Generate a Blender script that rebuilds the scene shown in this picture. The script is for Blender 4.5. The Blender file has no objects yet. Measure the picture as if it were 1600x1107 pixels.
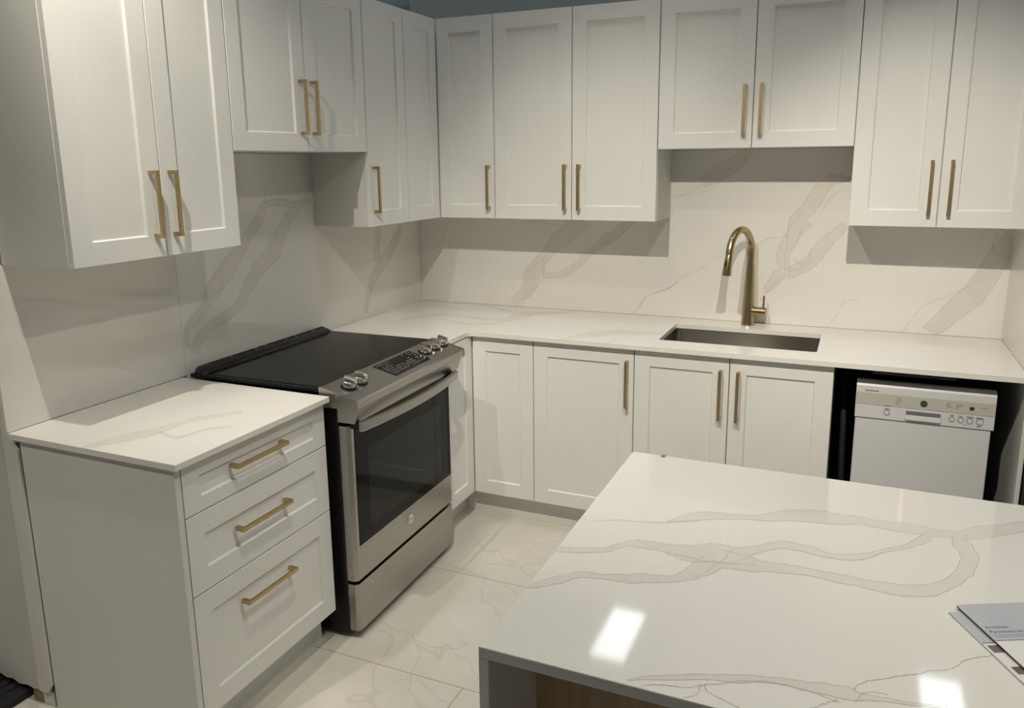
import bpy, bmesh, math, random
from mathutils import Vector, Matrix
random.seed(7)
scene = bpy.context.scene
COL = scene.collection

# ------------------------------------------------------------------ camera
W, H = 1600, 1107
cam_d = bpy.data.cameras.new('camera'); cam = bpy.data.objects.new('camera', cam_d); COL.objects.link(cam)
cam.location = (2.2260, -3.7997, 1.6726)
cam.rotation_euler = (1.367165, 0.011037, 0.413353)
cam_d.sensor_fit = 'HORIZONTAL'; cam_d.sensor_width = 36
cam_d.lens = 36 * 1236.258 / W
cam_d.shift_y = -(H / 2 - 507.07) / W
cam_d.clip_start = 0.02; cam_d.clip_end = 80
scene.camera = cam

# ------------------------------------------------------------------ world, view, lights
world = bpy.data.worlds.new('world'); scene.world = world; world.use_nodes = True
bg = world.node_tree.nodes['Background']
bg.inputs[0].default_value = (0.9714285714285713, 0.9714285714285713, 1.0, 1); bg.inputs[1].default_value = 0.0035
vs = scene.view_settings
vs.view_transform = 'Standard'; vs.look = 'None'; vs.gamma = 1; vs.use_curve_mapping = False
vs.exposure = 0

def spot(name, loc, target, watts, col=(1.0, 0.86, 0.68), size=math.radians(110), blend=0.6, rad=0.025):
    d = bpy.data.lights.new(name, 'SPOT'); o = bpy.data.objects.new(name, d); COL.objects.link(o)
    o.location = loc; d.energy = watts; d.color = col; d.spot_size = size; d.spot_blend = blend; d.shadow_soft_size = rad
    o.rotation_euler = (Vector(target) - Vector(loc)).to_track_quat('-Z', 'Y').to_euler()
    return o
def head(name, pos, aim, cone, rgb, blend=1.0, rad=.014):
    """one lamp of the lighting track; rgb is its power per channel in watts"""
    e = max(rgb)
    if e > .05: spot(name, pos, aim, e, tuple(c / e for c in rgb), math.radians(cone), blend, rad)
head('track_head_a1', (0.68, -2.58, 2.84), (0.1, -1.6, 1.2), 70, (69.09, 63.98, 54.15))
head('track_head_b1', (1.4, -2.5, 2.85), (1.2, 0, 1.15), 60, (12.29, 11.38, 9.63))
head('track_head_b2', (1.4, -2.5, 2.85), (1.3, 0, 0.5), 60, (61.22, 56.7, 47.98))
head('track_head_b5', (1.4, -2.5, 2.85), (1.1, -1.1, 0), 70, (72.82, 67.44, 57.07))
head('track_head_c1', (2.2, -2.52, 2.85), (2.05, 0, 1.15), 60, (4.08, 3.78, 3.2))
head('track_head_c3', (2.2, -2.52, 2.85), (2.2, -2.0, 0), 150, (63.81, 59.09, 50.01))
head('track_head_b6', (1.4, -2.5, 2.85), (0.9, 0, 0.9), 50, (51.78, 47.95, 40.58))
head('track_head_c9', (2.2, -2.52, 2.85), (2.5, 0, 1.0), 45, (131.97, 122.22, 103.43))
head('track_head_c7', (2.2, -2.52, 2.85), (2.7, 0, 0.7), 60, (21.1, 19.54, 16.53))
head('track_head_d5', (2.95, -2.55, 2.85), (2.9, -1.6, 0), 90, (24.56, 22.75, 19.25))
head('track_head_e1', (1.3, -1.6, 2.95), (1.2, 0, 0.9), 75, (12.0, 11.11, 9.4))
head('track_head_a4', (0.68, -2.58, 2.84), (0.4, -2.15, 0.914), 42, (20.89, 19.34, 16.37))  # second beam added here to brighten the near counter
head('track_head_f2', (0.2, -3.8, 2.85), (0.3, -3.2, 0), 80, (97.3, 90.11, 76.26))  # added fill; its bounce off the floor brightens the drawer cabinet side
TROFFER_RGB = [(7.2, 7.76, 8.0), (7.2, 7.76, 8.0), (0.0, 0.0, 0.0), (18.01, 18.12, 18.19), (0.0, 0.0, 0.0), (0.0, 0.0, 0.0)]

# ------------------------------------------------------------------ materials
def srgb(r, g, b):
    f = lambda c: (c / 255 / 12.92) if c / 255 <= 0.04045 else ((c / 255 + 0.055) / 1.055) ** 2.4
    return (f(r), f(g), f(b), 1)
def mat(name, color, rough=0.5, metal=0.0, spec=0.5, coat=0.0, coat_rough=0.05):
    m = bpy.data.materials.new(name); m.use_nodes = True
    b = m.node_tree.nodes['Principled BSDF']
    b.inputs['Base Color'].default_value = color if len(color) == 4 else (*color, 1)
    b.inputs['Roughness'].default_value = rough; b.inputs['Metallic'].default_value = metal
    b.inputs['Specular IOR Level'].default_value = spec
    b.inputs['Coat Weight'].default_value = coat; b.inputs['Coat Roughness'].default_value = coat_rough
    return m
def nodes(m): return m.node_tree.nodes, m.node_tree.links, m.node_tree.nodes['Principled BSDF']
def noise_color(m, c1, c2, scale=4.0, detail=4, stretch=(1, 1, 1), lo=0.35, hi=0.65, bump=0.0, bscale=None):
    N, L, b = nodes(m)
    tc = N.new('ShaderNodeTexCoord'); mp = N.new('ShaderNodeMapping'); mp.inputs['Scale'].default_value = stretch
    nz = N.new('ShaderNodeTexNoise'); nz.inputs['Scale'].default_value = scale; nz.inputs['Detail'].default_value = detail
    rp = N.new('ShaderNodeValToRGB'); rp.color_ramp.elements[0].position = lo; rp.color_ramp.elements[1].position = hi
    rp.color_ramp.elements[0].color = c1; rp.color_ramp.elements[1].color = c2
    L.new(tc.outputs['Object'], mp.inputs[0]); L.new(mp.outputs[0], nz.inputs['Vector']); L.new(nz.outputs['Fac'], rp.inputs[0])
    L.new(rp.outputs[0], b.inputs['Base Color'])
    if bump:
        bp = N.new('ShaderNodeBump'); bp.inputs['Strength'].default_value = bump; bp.inputs['Distance'].default_value = 0.002
        n2 = N.new('ShaderNodeTexNoise'); n2.inputs['Scale'].default_value = bscale or scale * 6; n2.inputs['Detail'].default_value = 3
        L.new(mp.outputs[0], n2.inputs['Vector']); L.new(n2.outputs['Fac'], bp.inputs['Height']); L.new(bp.outputs[0], b.inputs['Normal'])
    return m
M = {}
M['white'] = noise_color(mat('white_lacquer', (.8, .8, .78), 0.38, spec=0.4), (.765, .765, .745, 1), (.79, .79, .77, 1), 3, bump=0.03, bscale=300)
M['carcass'] = noise_color(mat('white_melamine', (.7, .7, .67), 0.5, spec=0.35), (.70, .70, .67, 1), (.72, .72, .69, 1), 2)
M['quartz'] = noise_color(mat('white_quartz', (.8, .78, .74), 0.055, spec=0.5), (.775, .755, .715, 1), (.80, .782, .745, 1), 1.6)
M['quartz_band'] = noise_color(mat('quartz_soft_vein', (.7, .68, .64), 0.06), (.70, .668, .62, 1), (.735, .705, .66, 1), 9)
M['quartz_line'] = mat('quartz_fine_vein', (.50, .46, .405), 0.08)
M['brass'] = noise_color(mat('brushed_brass', (.5, .38, .2), 0.33, 1.0), (.47, .36, .185, 1), (.55, .43, .24, 1), 30, stretch=(1, 1, 6), bump=0.05, bscale=220)
M['brass_faucet'] = noise_color(mat('faucet_brass', (.5, .38, .2), 0.27, 1.0), (.42, .335, .18, 1), (.47, .38, .21, 1), 40, stretch=(1, 1, .1))
M['steel'] = noise_color(mat('brushed_steel', (.55, .53, .5), 0.3, 1.0), (.40, .385, .36, 1), (.43, .415, .39, 1), 60, stretch=(1, .02, 1))
M['sink_steel'] = noise_color(mat('sink_steel', (.5, .48, .45), 0.28, 1.0), (.38, .365, .335, 1), (.44, .425, .395, 1), 50, stretch=(.02, 1, 8))
def brushed(m, rot):
    N, L, b = nodes(m); t = N.new('ShaderNodeTangent'); t.direction_type = 'RADIAL'; t.axis = 'Z'
    b.inputs['Anisotropic'].default_value = .97; b.inputs['Anisotropic Rotation'].default_value = rot; b.inputs['Roughness'].default_value = .175
    L.new(t.outputs[0], b.inputs['Tangent'])
brushed(M['sink_steel'], 0.25)
M['chrome'] = mat('polished_metal', (.72, .70, .66), 0.14, 1.0)
M['black_glass'] = mat('black_ceramic_glass', (.005, .005, .0048), 0.12, spec=0.07)
M['oven_glass'] = mat('oven_glass', (.004, .004, .004), 0.05, spec=0.16)
M['oven_inner'] = mat('oven_window_tint', (.012, .012, .011), 0.07, spec=0.22)
M['black'] = mat('black_enamel', (.008, .008, .009), 0.35, spec=0.3)
M['vent_black'] = mat('black_moulded_trim', (.016, .016, .017), 0.3, spec=0.35)
M['rubber'] = noise_color(mat('black_rubber', (.01, .01, .011), 0.7), (.008, .008, .009, 1), (.018, .018, .02, 1), 30)
M['marking'] = mat('grey_marking', (.30, .30, .29), 0.5)
M['dw_white'] = mat('appliance_white', (.64, .64, .655), 0.3, spec=0.45)
M['dw_beige'] = mat('appliance_beige', (.50, .49, .45), 0.3)
M['dw_dark'] = mat('pocket_grey', (.16, .16, .17), 0.4)
M['dw_mark'] = mat('panel_lettering', (.20, .20, .19), 0.5)
M['badge_grey'] = mat('badge_monogram', (.30, .30, .31), 0.3, 0.6)
M['badge_dark'] = mat('badge_dark', (.03, .03, .03), 0.3)
M['wall_paint'] = noise_color(mat('blue_grey_paint', (.2, .23, .24), 0.8), (.24, .265, .265, 1), (.26, .285, .285, 1), 2)
M['wall_light'] = noise_color(mat('off_white_paint', (.6, .6, .58), 0.8), (.68, .665, .63, 1), (.71, .695, .66, 1), 5)
M['wall_grey'] = noise_color(mat('cool_grey_paint', (.4, .42, .44), 0.7), (.55, .54, .52, 1), (.59, .58, .56, 1), 3)
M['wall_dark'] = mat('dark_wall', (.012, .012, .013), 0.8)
M['ceiling'] = mat('ceiling_tile', (.62, .74, .84), 0.9)
M['raw_wood'] = noise_color(mat('raw_wood', (.35, .25, .16), 0.8), (.22, .16, .10, 1), (.36, .27, .18, 1), 6, stretch=(8, 8, 1))
M['oak'] = noise_color(mat('light_oak', (.35, .25, .15), 0.5), (.36, .25, .15, 1), (.47, .345, .22, 1), 7, stretch=(9, 9, .35), lo=.3, hi=.7)
M['paper_white'] = mat('white_paper', (.74, .73, .71), 0.35, spec=0.4)
M['paper_blue'] = noise_color(mat('blue_grey_print', (.4, .42, .46), 0.3), (.45, .465, .51, 1), (.50, .51, .545, 1), 9)
M['paper_brown'] = noise_color(mat('brown_print', (.2, .15, .12), 0.3), (.10, .075, .065, 1), (.30, .25, .22, 1), 30)
M['ink'] = mat('dark_ink', (.06, .06, .07), 0.4)  # print colour, also used for the painted shadow gap under the leaflet
def emission(name, col, strength):
    m = bpy.data.materials.new(name); m.use_nodes = True; N = m.node_tree.nodes; N.clear()
    e = N.new('ShaderNodeEmission'); e.inputs[0].default_value = (*col, 1); e.inputs[1].default_value = strength
    o = N.new('ShaderNodeOutputMaterial'); m.node_tree.links.new(e.outputs[0], o.inputs[0]); return m
for k_, rgb_ in enumerate(TROFFER_RGB):
    m_ = max(max(rgb_), 1e-6); M['lamp%d' % k_] = emission('fluorescent_diffuser', tuple(c / m_ for c in rgb_), m_)

def floor_material():
    m = mat('marble_look_tile', (.6, .58, .53), 0.22); N, L, b = nodes(m)
    tc = N.new('ShaderNodeTexCoord'); mp = N.new('ShaderNodeMapping')
    mp.inputs['Location'].default_value = (0.14, 0.49 + 0.65 * 10, 0)
    L.new(tc.outputs['Object'], mp.inputs[0])
    br = N.new('ShaderNodeTexBrick'); br.inputs['Scale'].default_value = 1.0
    br.inputs['Brick Width'].default_value = 1.29; br.inputs['Row Height'].default_value = 0.65
    br.inputs['Mortar Size'].default_value = 0.0016; br.inputs['Mortar Smooth'].default_value = 0.1
    br.offset = 0.5; L.new(mp.outputs[0], br.inputs['Vector'])
    nz = N.new('ShaderNodeTexNoise'); nz.inputs['Scale'].default_value = 2.6; nz.inputs['Detail'].default_value = 6; nz.inputs['Roughness'].default_value = .6
    L.new(tc.outputs['Object'], nz.inputs['Vector'])
    rp = N.new('ShaderNodeValToRGB'); rp.color_ramp.elements[0].position = .3; rp.color_ramp.elements[1].position = .7
    rp.color_ramp.elements[0].color = (.57, .55, .485, 1); rp.color_ramp.elements[1].color = (.69, .665, .60, 1)
    L.new(nz.outputs['Fac'], rp.inputs[0])
    # soft crackle veins from a warped noise ridge
    n2 = N.new('ShaderNodeTexNoise'); n2.inputs['Scale'].default_value = 1.7; n2.inputs['Detail'].default_value = 3; n2.inputs['Distortion'].default_value = .4
    L.new(tc.outputs['Object'], n2.inputs['Vector'])
    s = N.new('ShaderNodeMath'); s.operation = 'SUBTRACT'; s.inputs[1].default_value = .5; L.new(n2.outputs['Fac'], s.inputs[0])
    a = N.new('ShaderNodeMath'); a.operation = 'ABSOLUTE'; L.new(s.outputs[0], a.inputs[0])
    r2 = N.new('ShaderNodeValToRGB'); r2.color_ramp.elements[0].position = 0; r2.color_ramp.elements[1].position = .007
    r2.color_ramp.elements[0].color = (.885, .88, .865, 1); r2.color_ramp.elements[1].color = (1, 1, 1, 1); L.new(a.outputs[0], r2.inputs[0])
    mx = N.new('ShaderNodeMix'); mx.data_type = 'RGBA'; mx.blend_type = 'MULTIPLY'; mx.inputs[0].default_value = 1
    L.new(rp.outputs[0], mx.inputs[6]); L.new(r2.outputs[0], mx.inputs[7])
    m3 = N.new('ShaderNodeMix'); m3.data_type = 'RGBA'; L.new(br.outputs['Fac'], m3.inputs[0]); L.new(mx.outputs[2], m3.inputs[6]); m3.inputs[7].default_value = (.26, .25, .22, 1)
    L.new(m3.outputs[2], b.inputs['Base Color'])
    return m
M['floor'] = floor_material()
# traced vein paths of the stone slabs (metres on each slab's own face)
VEINS = {'island':([[(1.892,-2.235,1.891,-2.232),(1.92,-2.217,1.914,-2.196),(1.962,-2.191,1.954,-2.153),(2.037,-2.158,2.035,-2.139),(2.083,-2.15,2.078,-2.114),(2.127,-2.135,2.121,-2.076),(2.176,-2.121,2.174,-2.058),(2.226,-2.109,2.226,-2.055),(2.269,-2.092,2.271,-2.049),(2.318,-2.095,2.321,-2.055),(2.359,-2.095,2.363,-2.052),(2.394,-2.095,2.4,-2.05),(2.424,-2.091,2.428,-2.056),(2.454,-2.085,2.457,-2.044),(2.485,-2.072,2.489,-2.009),(2.522,-2.046,2.526,-1.989),(2.579,-1.996,2.584,-1.944),(2.632,-1.949,2.638,-1.898)],[(2.399,-2.072,2.404,-2.11),(2.38,-2.102,2.385,-2.141),(2.351,-2.154,2.353,-2.173),(2.31,-2.19,2.312,-2.205),(2.276,-2.224,2.277,-2.25),(2.237,-2.244,2.237,-2.268),(2.203,-2.243,2.202,-2.27),(2.173,-2.234,2.172,-2.265),(2.135,-2.23,2.137,-2.261),(2.099,-2.257,2.104,-2.283),(2.065,-2.285,2.073,-2.318),(2.036,-2.294,2.047,-2.359),(2.006,-2.292,2.018,-2.371),(1.96,-2.318,1.971,-2.384),(1.925,-2.329,1.931,-2.376),(1.893,-2.334,1.898,-2.364),(1.852,-2.335,1.861,-2.367),(1.825,-2.361,1.834,-2.383),(1.803,-2.395,1.809,-2.412),(1.75,-2.415,1.756,-2.436),(1.707,-2.427,1.713,-2.445)],[(1.718,-2.596,1.715,-2.59),(1.746,-2.577,1.735,-2.558),(1.772,-2.549,1.762,-2.529),(1.799,-2.522,1.792,-2.503),(1.844,-2.511,1.839,-2.491),(1.891,-2.504,1.884,-2.475),(1.929,-2.489,1.923,-2.462),(1.961,-2.469,1.954,-2.446),(1.989,-2.445,1.972,-2.405),(2.01,-2.42,1.986,-2.363),(2.032,-2.383,2.012,-2.328)],[(2.026,-2.394,2.018,-2.316),(2.066,-2.384,2.061,-2.319),(2.111,-2.367,2.109,-2.329),(2.156,-2.358,2.155,-2.327),(2.2,-2.354,2.201,-2.327),(2.233,-2.361,2.235,-2.329),(2.275,-2.361,2.278,-2.33),(2.312,-2.368,2.315,-2.328),(2.354,-2.36,2.356,-2.32),(2.392,-2.341,2.392,-2.297),(2.423,-2.303,2.417,-2.269),(2.452,-2.257,2.437,-2.221),(2.475,-2.187,2.445,-2.188),(2.473,-2.121,2.447,-2.159),(2.467,-2.08,2.438,-2.12),(2.467,-2.064,2.443,-2.074)],[(1.956,-2.778,1.955,-2.777),(1.981,-2.764,1.979,-2.757),(2.016,-2.75,2.014,-2.739),(2.051,-2.734,2.049,-2.722),(2.082,-2.726,2.08,-2.711),(2.113,-2.715,2.111,-2.699),(2.148,-2.702,2.147,-2.688),(2.178,-2.698,2.178,-2.681),(2.209,-2.697,2.21,-2.676),(2.239,-2.698,2.241,-2.671),(2.26,-2.697,2.262,-2.669),(2.277,-2.688,2.278,-2.673),(2.311,-2.68,2.312,-2.671),(2.344,-2.674,2.344,-2.668),(2.384,-2.664,2.385,-2.658)]],[[(1.715,-2.286),(1.749,-2.289),(1.791,-2.264),(1.838,-2.255),(1.884,-2.243),(1.938,-2.208),(1.974,-2.186)],[(2.265,-2.672),(2.269,-2.655),(2.295,-2.632),(2.33,-2.61),(2.366,-2.582),(2.402,-2.557),(2.421,-2.53),(2.459,-2.499)],[(2.062,-2.742),(2.074,-2.76),(2.103,-2.771),(2.13,-2.774)],[(2.058,-2.748),(2.113,-2.711),(2.157,-2.699),(2.192,-2.699),(2.227,-2.704),(2.244,-2.707)],[(2.244,-2.704),(2.228,-2.718),(2.208,-2.74)],[(2.265,-2.699),(2.282,-2.671),(2.311,-2.664)],[(1.976,-2.782),(2.002,-2.769),(2.037,-2.76),(2.058,-2.746)],[(2.058,-2.746),(2.055,-2.768),(2.035,-2.792)],[(2.043,-2.294),(2.023,-2.362),(2.003,-2.416),(1.989,-2.441)],[(1.918,-2.364),(1.97,-2.371),(2.018,-2.368),(2.087,-2.353)]]),'near':([[(0.313,-2.409,0.303,-2.403),(0.339,-2.375,0.307,-2.352),(0.366,-2.332,0.323,-2.301),(0.385,-2.29,0.335,-2.252),(0.413,-2.239,0.364,-2.2),(0.415,-2.177,0.381,-2.15),(0.415,-2.119,0.388,-2.096),(0.441,-2.074,0.417,-2.052),(0.505,-1.986,0.488,-1.97)],[(0.402,-2.216,0.394,-2.208),(0.493,-2.238,0.479,-2.224),(0.51,-2.197,0.501,-2.189),(0.518,-2.153,0.509,-2.145),(0.566,-2.1,0.56,-2.094)]],[]),'corner':([[(0.199,-0.563,0.185,-0.542),(0.217,-0.498,0.194,-0.461),(0.342,-0.383,0.299,-0.304),(0.532,-0.389,0.507,-0.335),(0.679,-0.392,0.644,-0.316),(0.733,-0.326,0.66,-0.172),(0.767,-0.177,0.732,-0.094),(0.933,-0.039,0.92,-0.004)],[(0.209,-0.042,0.194,-0.014),(0.351,-0.022,0.334,0.015),(0.612,-0.163,0.595,-0.121)],[(0.393,-0.477,0.374,-0.44),(0.558,-0.531,0.533,-0.481),(0.66,-0.467,0.639,-0.424),(0.71,-0.34,0.688,-0.296)],[(1.089,-0.706,1.071,-0.666),(1.134,-0.619,1.105,-0.545),(1.219,-0.526,1.186,-0.427),(1.3,-0.466,1.277,-0.384),(1.449,-0.398,1.443,-0.371)]],[[(0.207,-0.135),(0.461,-0.244),(0.644,-0.316)],[(1.277,-0.645),(1.303,-0.531),(1.377,-0.411)]]),'back':([[(0.908,1.415,0.977,1.351),(0.89,1.398,0.96,1.334),(0.841,1.344,0.902,1.284),(0.78,1.289,0.836,1.233),(0.729,1.227,0.777,1.188),(0.68,1.17,0.732,1.136),(0.628,1.112,0.707,1.085),(0.617,1.053,0.699,1.036),(0.608,1.02,0.669,0.979),(0.573,0.975,0.607,0.945),(0.545,0.932,0.576,0.912)],[(1.191,1.4,1.213,1.376),(1.162,1.382,1.192,1.352),(1.119,1.344,1.151,1.306),(1.061,1.306,1.09,1.265),(1.004,1.255,1.026,1.229),(0.95,1.206,0.974,1.181),(0.897,1.157,0.92,1.131),(0.847,1.123,0.862,1.092),(0.798,1.105,0.8,1.078),(0.75,1.105,0.736,1.081),(0.741,1.136,0.708,1.119)],[(1.976,1.427,2.024,1.38),(1.94,1.381,1.988,1.344),(1.909,1.322,1.961,1.293),(1.887,1.26,1.937,1.244),(1.885,1.202,1.931,1.204),(1.895,1.176,1.939,1.162),(1.871,1.158,1.913,1.123),(1.849,1.119,1.886,1.088),(1.826,1.076,1.846,1.057)],[(2.154,1.393,2.172,1.374),(2.109,1.353,2.137,1.325),(2.061,1.311,2.104,1.272),(2.02,1.256,2.064,1.216),(1.995,1.222,2.029,1.18),(1.957,1.192,1.98,1.15),(1.914,1.17,1.935,1.127)],[(1.725,1.732,1.755,1.702),(1.701,1.715,1.739,1.678),(1.651,1.671,1.691,1.62),(1.581,1.636,1.618,1.571),(1.516,1.586,1.537,1.548)],[(2.174,1.591,2.177,1.582),(2.155,1.592,2.158,1.572),(2.079,1.599,2.103,1.554),(2.023,1.54,2.071,1.502),(1.979,1.468,2.027,1.431),(1.93,1.4,1.985,1.373),(1.923,1.307,1.962,1.298)],[(2.773,1.369,2.814,1.344),(2.711,1.262,2.781,1.215),(2.643,1.131,2.712,1.069),(2.565,1.027,2.618,0.968),(2.503,0.94,2.547,0.893)]],[[(0.835,1.351),(0.826,1.304),(0.771,1.251),(0.753,1.207),(0.715,1.162),(0.678,1.126),(0.625,1.088),(0.629,1.034),(0.629,0.972),(0.604,0.916)],[(0.629,0.985),(0.686,1.02),(0.724,1.066),(0.734,1.172)],[(1.433,1.101),(1.401,1.062),(1.352,1.043),(1.303,1.023),(1.269,1.0),(1.245,0.957),(1.207,0.916)],[(0.205,1.369),(0.163,1.323),(0.145,1.259),(0.091,1.207),(0.022,1.191)],[(0.641,1.369),(0.781,1.356),(0.835,1.347),(0.885,1.357)],[(1.16,1.346),(1.127,1.296),(1.05,1.26),(0.962,1.202)],[(1.246,0.959),(1.275,1.006),(1.335,1.035),(1.386,1.053),(1.422,1.088),(1.464,1.123),(1.535,1.156),(1.59,1.208),(1.645,1.225)],[(1.792,1.282),(1.843,1.315),(1.928,1.321)],[(1.925,1.307),(1.919,1.238),(1.92,1.169)],[(1.953,1.226),(1.993,1.2),(2.017,1.228),(2.03,1.276)],[(1.921,1.159),(1.994,1.186),(2.036,1.229)],[(1.918,1.155),(1.868,1.09),(1.837,1.053),(1.812,1.009)],[(2.234,1.052),(2.181,1.035),(2.154,0.975),(2.113,0.916)],[(1.387,1.496),(1.463,1.513),(1.538,1.551)],[(1.515,1.577),(1.599,1.609),(1.671,1.64),(1.721,1.686)],[(1.996,1.572),(2.061,1.602),(2.166,1.577)],[(1.818,1.572),(1.867,1.58),(1.928,1.567)],[(2.141,1.537),(2.087,1.491),(2.054,1.419)],[(2.743,1.366),(2.732,1.291),(2.801,1.259)],[(2.413,0.899),(2.49,1.033),(2.629,1.111),(2.728,1.184)]]),'lwall':([[(-0.951,1.539,-0.922,1.502),(-1.05,1.509,-1.011,1.477),(-1.128,1.455,-1.068,1.426),(-1.185,1.393,-1.121,1.368),(-1.246,1.327,-1.17,1.286),(-1.324,1.274,-1.265,1.234),(-1.383,1.216,-1.329,1.186),(-1.437,1.148,-1.398,1.119),(-1.518,1.113,-1.491,1.078),(-1.597,1.088,-1.575,1.061),(-1.657,1.054,-1.619,1.028),(-1.688,0.999,-1.656,0.981)],[(-1.039,1.513,-1.046,1.49),(-1.137,1.53,-1.141,1.499),(-1.232,1.525,-1.211,1.497),(-1.283,1.485,-1.236,1.464),(-1.332,1.429,-1.287,1.406),(-1.391,1.375,-1.349,1.35),(-1.46,1.336,-1.395,1.296),(-1.52,1.286,-1.449,1.241),(-1.572,1.232,-1.509,1.193),(-1.614,1.169,-1.577,1.143),(-1.674,1.124,-1.64,1.096),(-1.708,1.088,-1.678,1.075),(-1.72,1.023,-1.69,1.015)],[(-0.202,1.352,-0.169,1.34),(-0.231,1.336,-0.181,1.319),(-0.319,1.257,-0.255,1.233),(-0.421,1.184,-0.347,1.15),(-0.488,1.131,-0.428,1.106),(-0.53,1.065,-0.482,1.05),(-0.557,1.01,-0.515,0.999),(-0.568,0.943,-0.542,0.937)],[(-0.42,1.374,-0.385,1.371),(-0.431,1.347,-0.379,1.341),(-0.455,1.263,-0.403,1.257),(-0.461,1.185,-0.392,1.179)]],[[(-1.114,1.755),(-1.124,1.709),(-1.176,1.609),(-1.22,1.572),(-1.231,1.527)],[(-1.381,1.364),(-1.436,1.332),(-1.48,1.308),(-1.508,1.282),(-1.562,1.238),(-1.558,1.194),(-1.523,1.196),(-1.503,1.215),(-1.505,1.31),(-1.506,1.34)],[(-1.558,1.19),(-1.615,1.153),(-1.692,1.091),(-1.702,1.026)],[(-1.232,1.519),(-1.137,1.53),(-1.042,1.502),(-0.938,1.513)],[(-0.206,1.328),(-0.31,1.198),(-0.457,1.128),(-0.498,1.056),(-0.555,0.94)]]),'floor':([],[[(0.701,-1.568),(0.772,-1.59),(0.826,-1.587),(0.903,-1.624),(0.969,-1.632),(1.032,-1.612),(1.057,-1.571)],[(0.989,-1.761),(1.012,-1.825),(1.07,-1.841),(1.1,-1.869),(1.151,-1.876)],[(0.921,-1.853),(0.945,-1.833),(0.976,-1.825)],[(0.869,-1.042),(0.947,-1.001),(1.033,-0.999),(1.085,-1.02)],[(0.683,-1.084),(0.809,-1.118),(0.944,-1.144),(1.039,-1.168),(1.083,-1.195)],[(0.822,-1.274),(0.839,-1.29)]])}
# ------------------------------------------------------------------ helpers
OFF = {}
def thing(name, label, cat, loc=(0, 0, 0), rot=0.0, group=None, local=False):
    o = bpy.data.objects.new(name, None); COL.objects.link(o); o.empty_display_size = .1
    o.location = loc; o.rotation_euler = (0, 0, rot); o['label'] = label; o['category'] = cat
    if group: o['group'] = group
    OFF[o] = Vector((0, 0, 0)) if local else Vector(loc)
    return o
def obj(name, bm, mats, parent=None, origin=None, smooth=False, recalc=True, label=None):
    """link a bmesh (built in world coordinates) as ONE mesh object under its parent"""
    if recalc: bmesh.ops.recalc_face_normals(bm, faces=bm.faces)
    off = OFF[parent] if parent is not None else Vector(origin or (0, 0, 0))
    bmesh.ops.translate(bm, verts=bm.verts, vec=-off)
    me = bpy.data.meshes.new(name); bm.to_mesh(me); bm.free()
    for m in (mats if isinstance(mats, (list, tuple)) else [mats]): me.materials.append(M[m])
    if smooth:
        for p in me.polygons: p.use_smooth = True
        try: me.set_sharp_from_angle(angle=math.radians(35))
        except Exception: pass
    o = bpy.data.objects.new(name, me); COL.objects.link(o)
    if parent is not None: o.parent = parent; OFF[o] = OFF[parent]
    else: o.location = off; OFF[o] = off
    if label: o['label'] = label
    return o
def tag(o, label, cat, group=None):
    o['label'] = label; o['category'] = cat
    if group: o['group'] = group
    return o
def structure(name, bm, mats, **k):
    o = obj(name, bm, mats, **k); o['kind'] = 'structure'; return o
def BM(): return bmesh.new()
def box(bm, a, b, bevel=0.0, mi=0, seg=1):
    x0, x1 = sorted((a[0], b[0])); y0, y1 = sorted((a[1], b[1])); z0, z1 = sorted((a[2], b[2]))
    v = [bm.verts.new(p) for p in ((x0, y0, z0), (x1, y0, z0), (x1, y1, z0), (x0, y1, z0), (x0, y0, z1), (x1, y0, z1), (x1, y1, z1), (x0, y1, z1))]
    fs = [bm.faces.new([v[i] for i in f]) for f in ((3, 2, 1, 0), (4, 5, 6, 7), (0, 1, 5, 4), (1, 2, 6, 5), (2, 3, 7, 6), (3, 0, 4, 7))]
    for f in fs: f.material_index = mi
    if bevel:
        es = list({e for f in fs for e in f.edges})
        bmesh.ops.bevel(bm, geom=es, offset=bevel, segments=seg, affect='EDGES', profile=0.5)
    return bm
def prism(bm, pts, w0, w1, fn, mi=0):
    """extrude outline pts (a,b) between w0 and w1, placed by fn(a,b,w)"""
    lo = [bm.verts.new(fn(a, b, w0)) for a, b in pts]; hi = [bm.verts.new(fn(a, b, w1)) for a, b in pts]
    n = len(pts); fs = [bm.faces.new(lo[::-1]), bm.faces.new(hi)]
    for i in range(n): fs.append(bm.faces.new([lo[i], lo[(i + 1) % n], hi[(i + 1) % n], hi[i]]))
    for f in fs: f.material_index = mi
    return fs
def tube(bm, path, radii, n=20, cap=True, mi=0):
    path = [Vector(p) for p in path]; rings = []
    up = None
    for i, p in enumerate(path):
        t = (path[min(i + 1, len(path) - 1)] - path[max(i - 1, 0)]).normalized()
        if up is None:
            up = Vector((0, 0, 1)) if abs(t.z) < .9 else Vector((1, 0, 0))
        u = (up - t * up.dot(t)).normalized(); w = t.cross(u); up = u
        r = radii[i] if isinstance(radii, (list, tuple)) else radii
        rings.append([bm.verts.new(p + (u * math.cos(2 * math.pi * k / n) + w * math.sin(2 * math.pi * k / n)) * r) for k in range(n)])
    for a, b in zip(rings, rings[1:]):
        for k in range(n):
            f = bm.faces.new([a[k], a[(k + 1) % n], b[(k + 1) % n], b[k]]); f.material_index = mi
    if cap: 
        for f in (bm.faces.new(rings[0][::-1]), bm.faces.new(rings[-1])): f.material_index = mi
    return bm
def disc(bm, c, axis, r, t, n=28, mi=0):
    a = Vector(axis).normalized(); return tube(bm, [Vector(c), Vector(c) + a * t], r, n=n, mi=mi)
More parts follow.
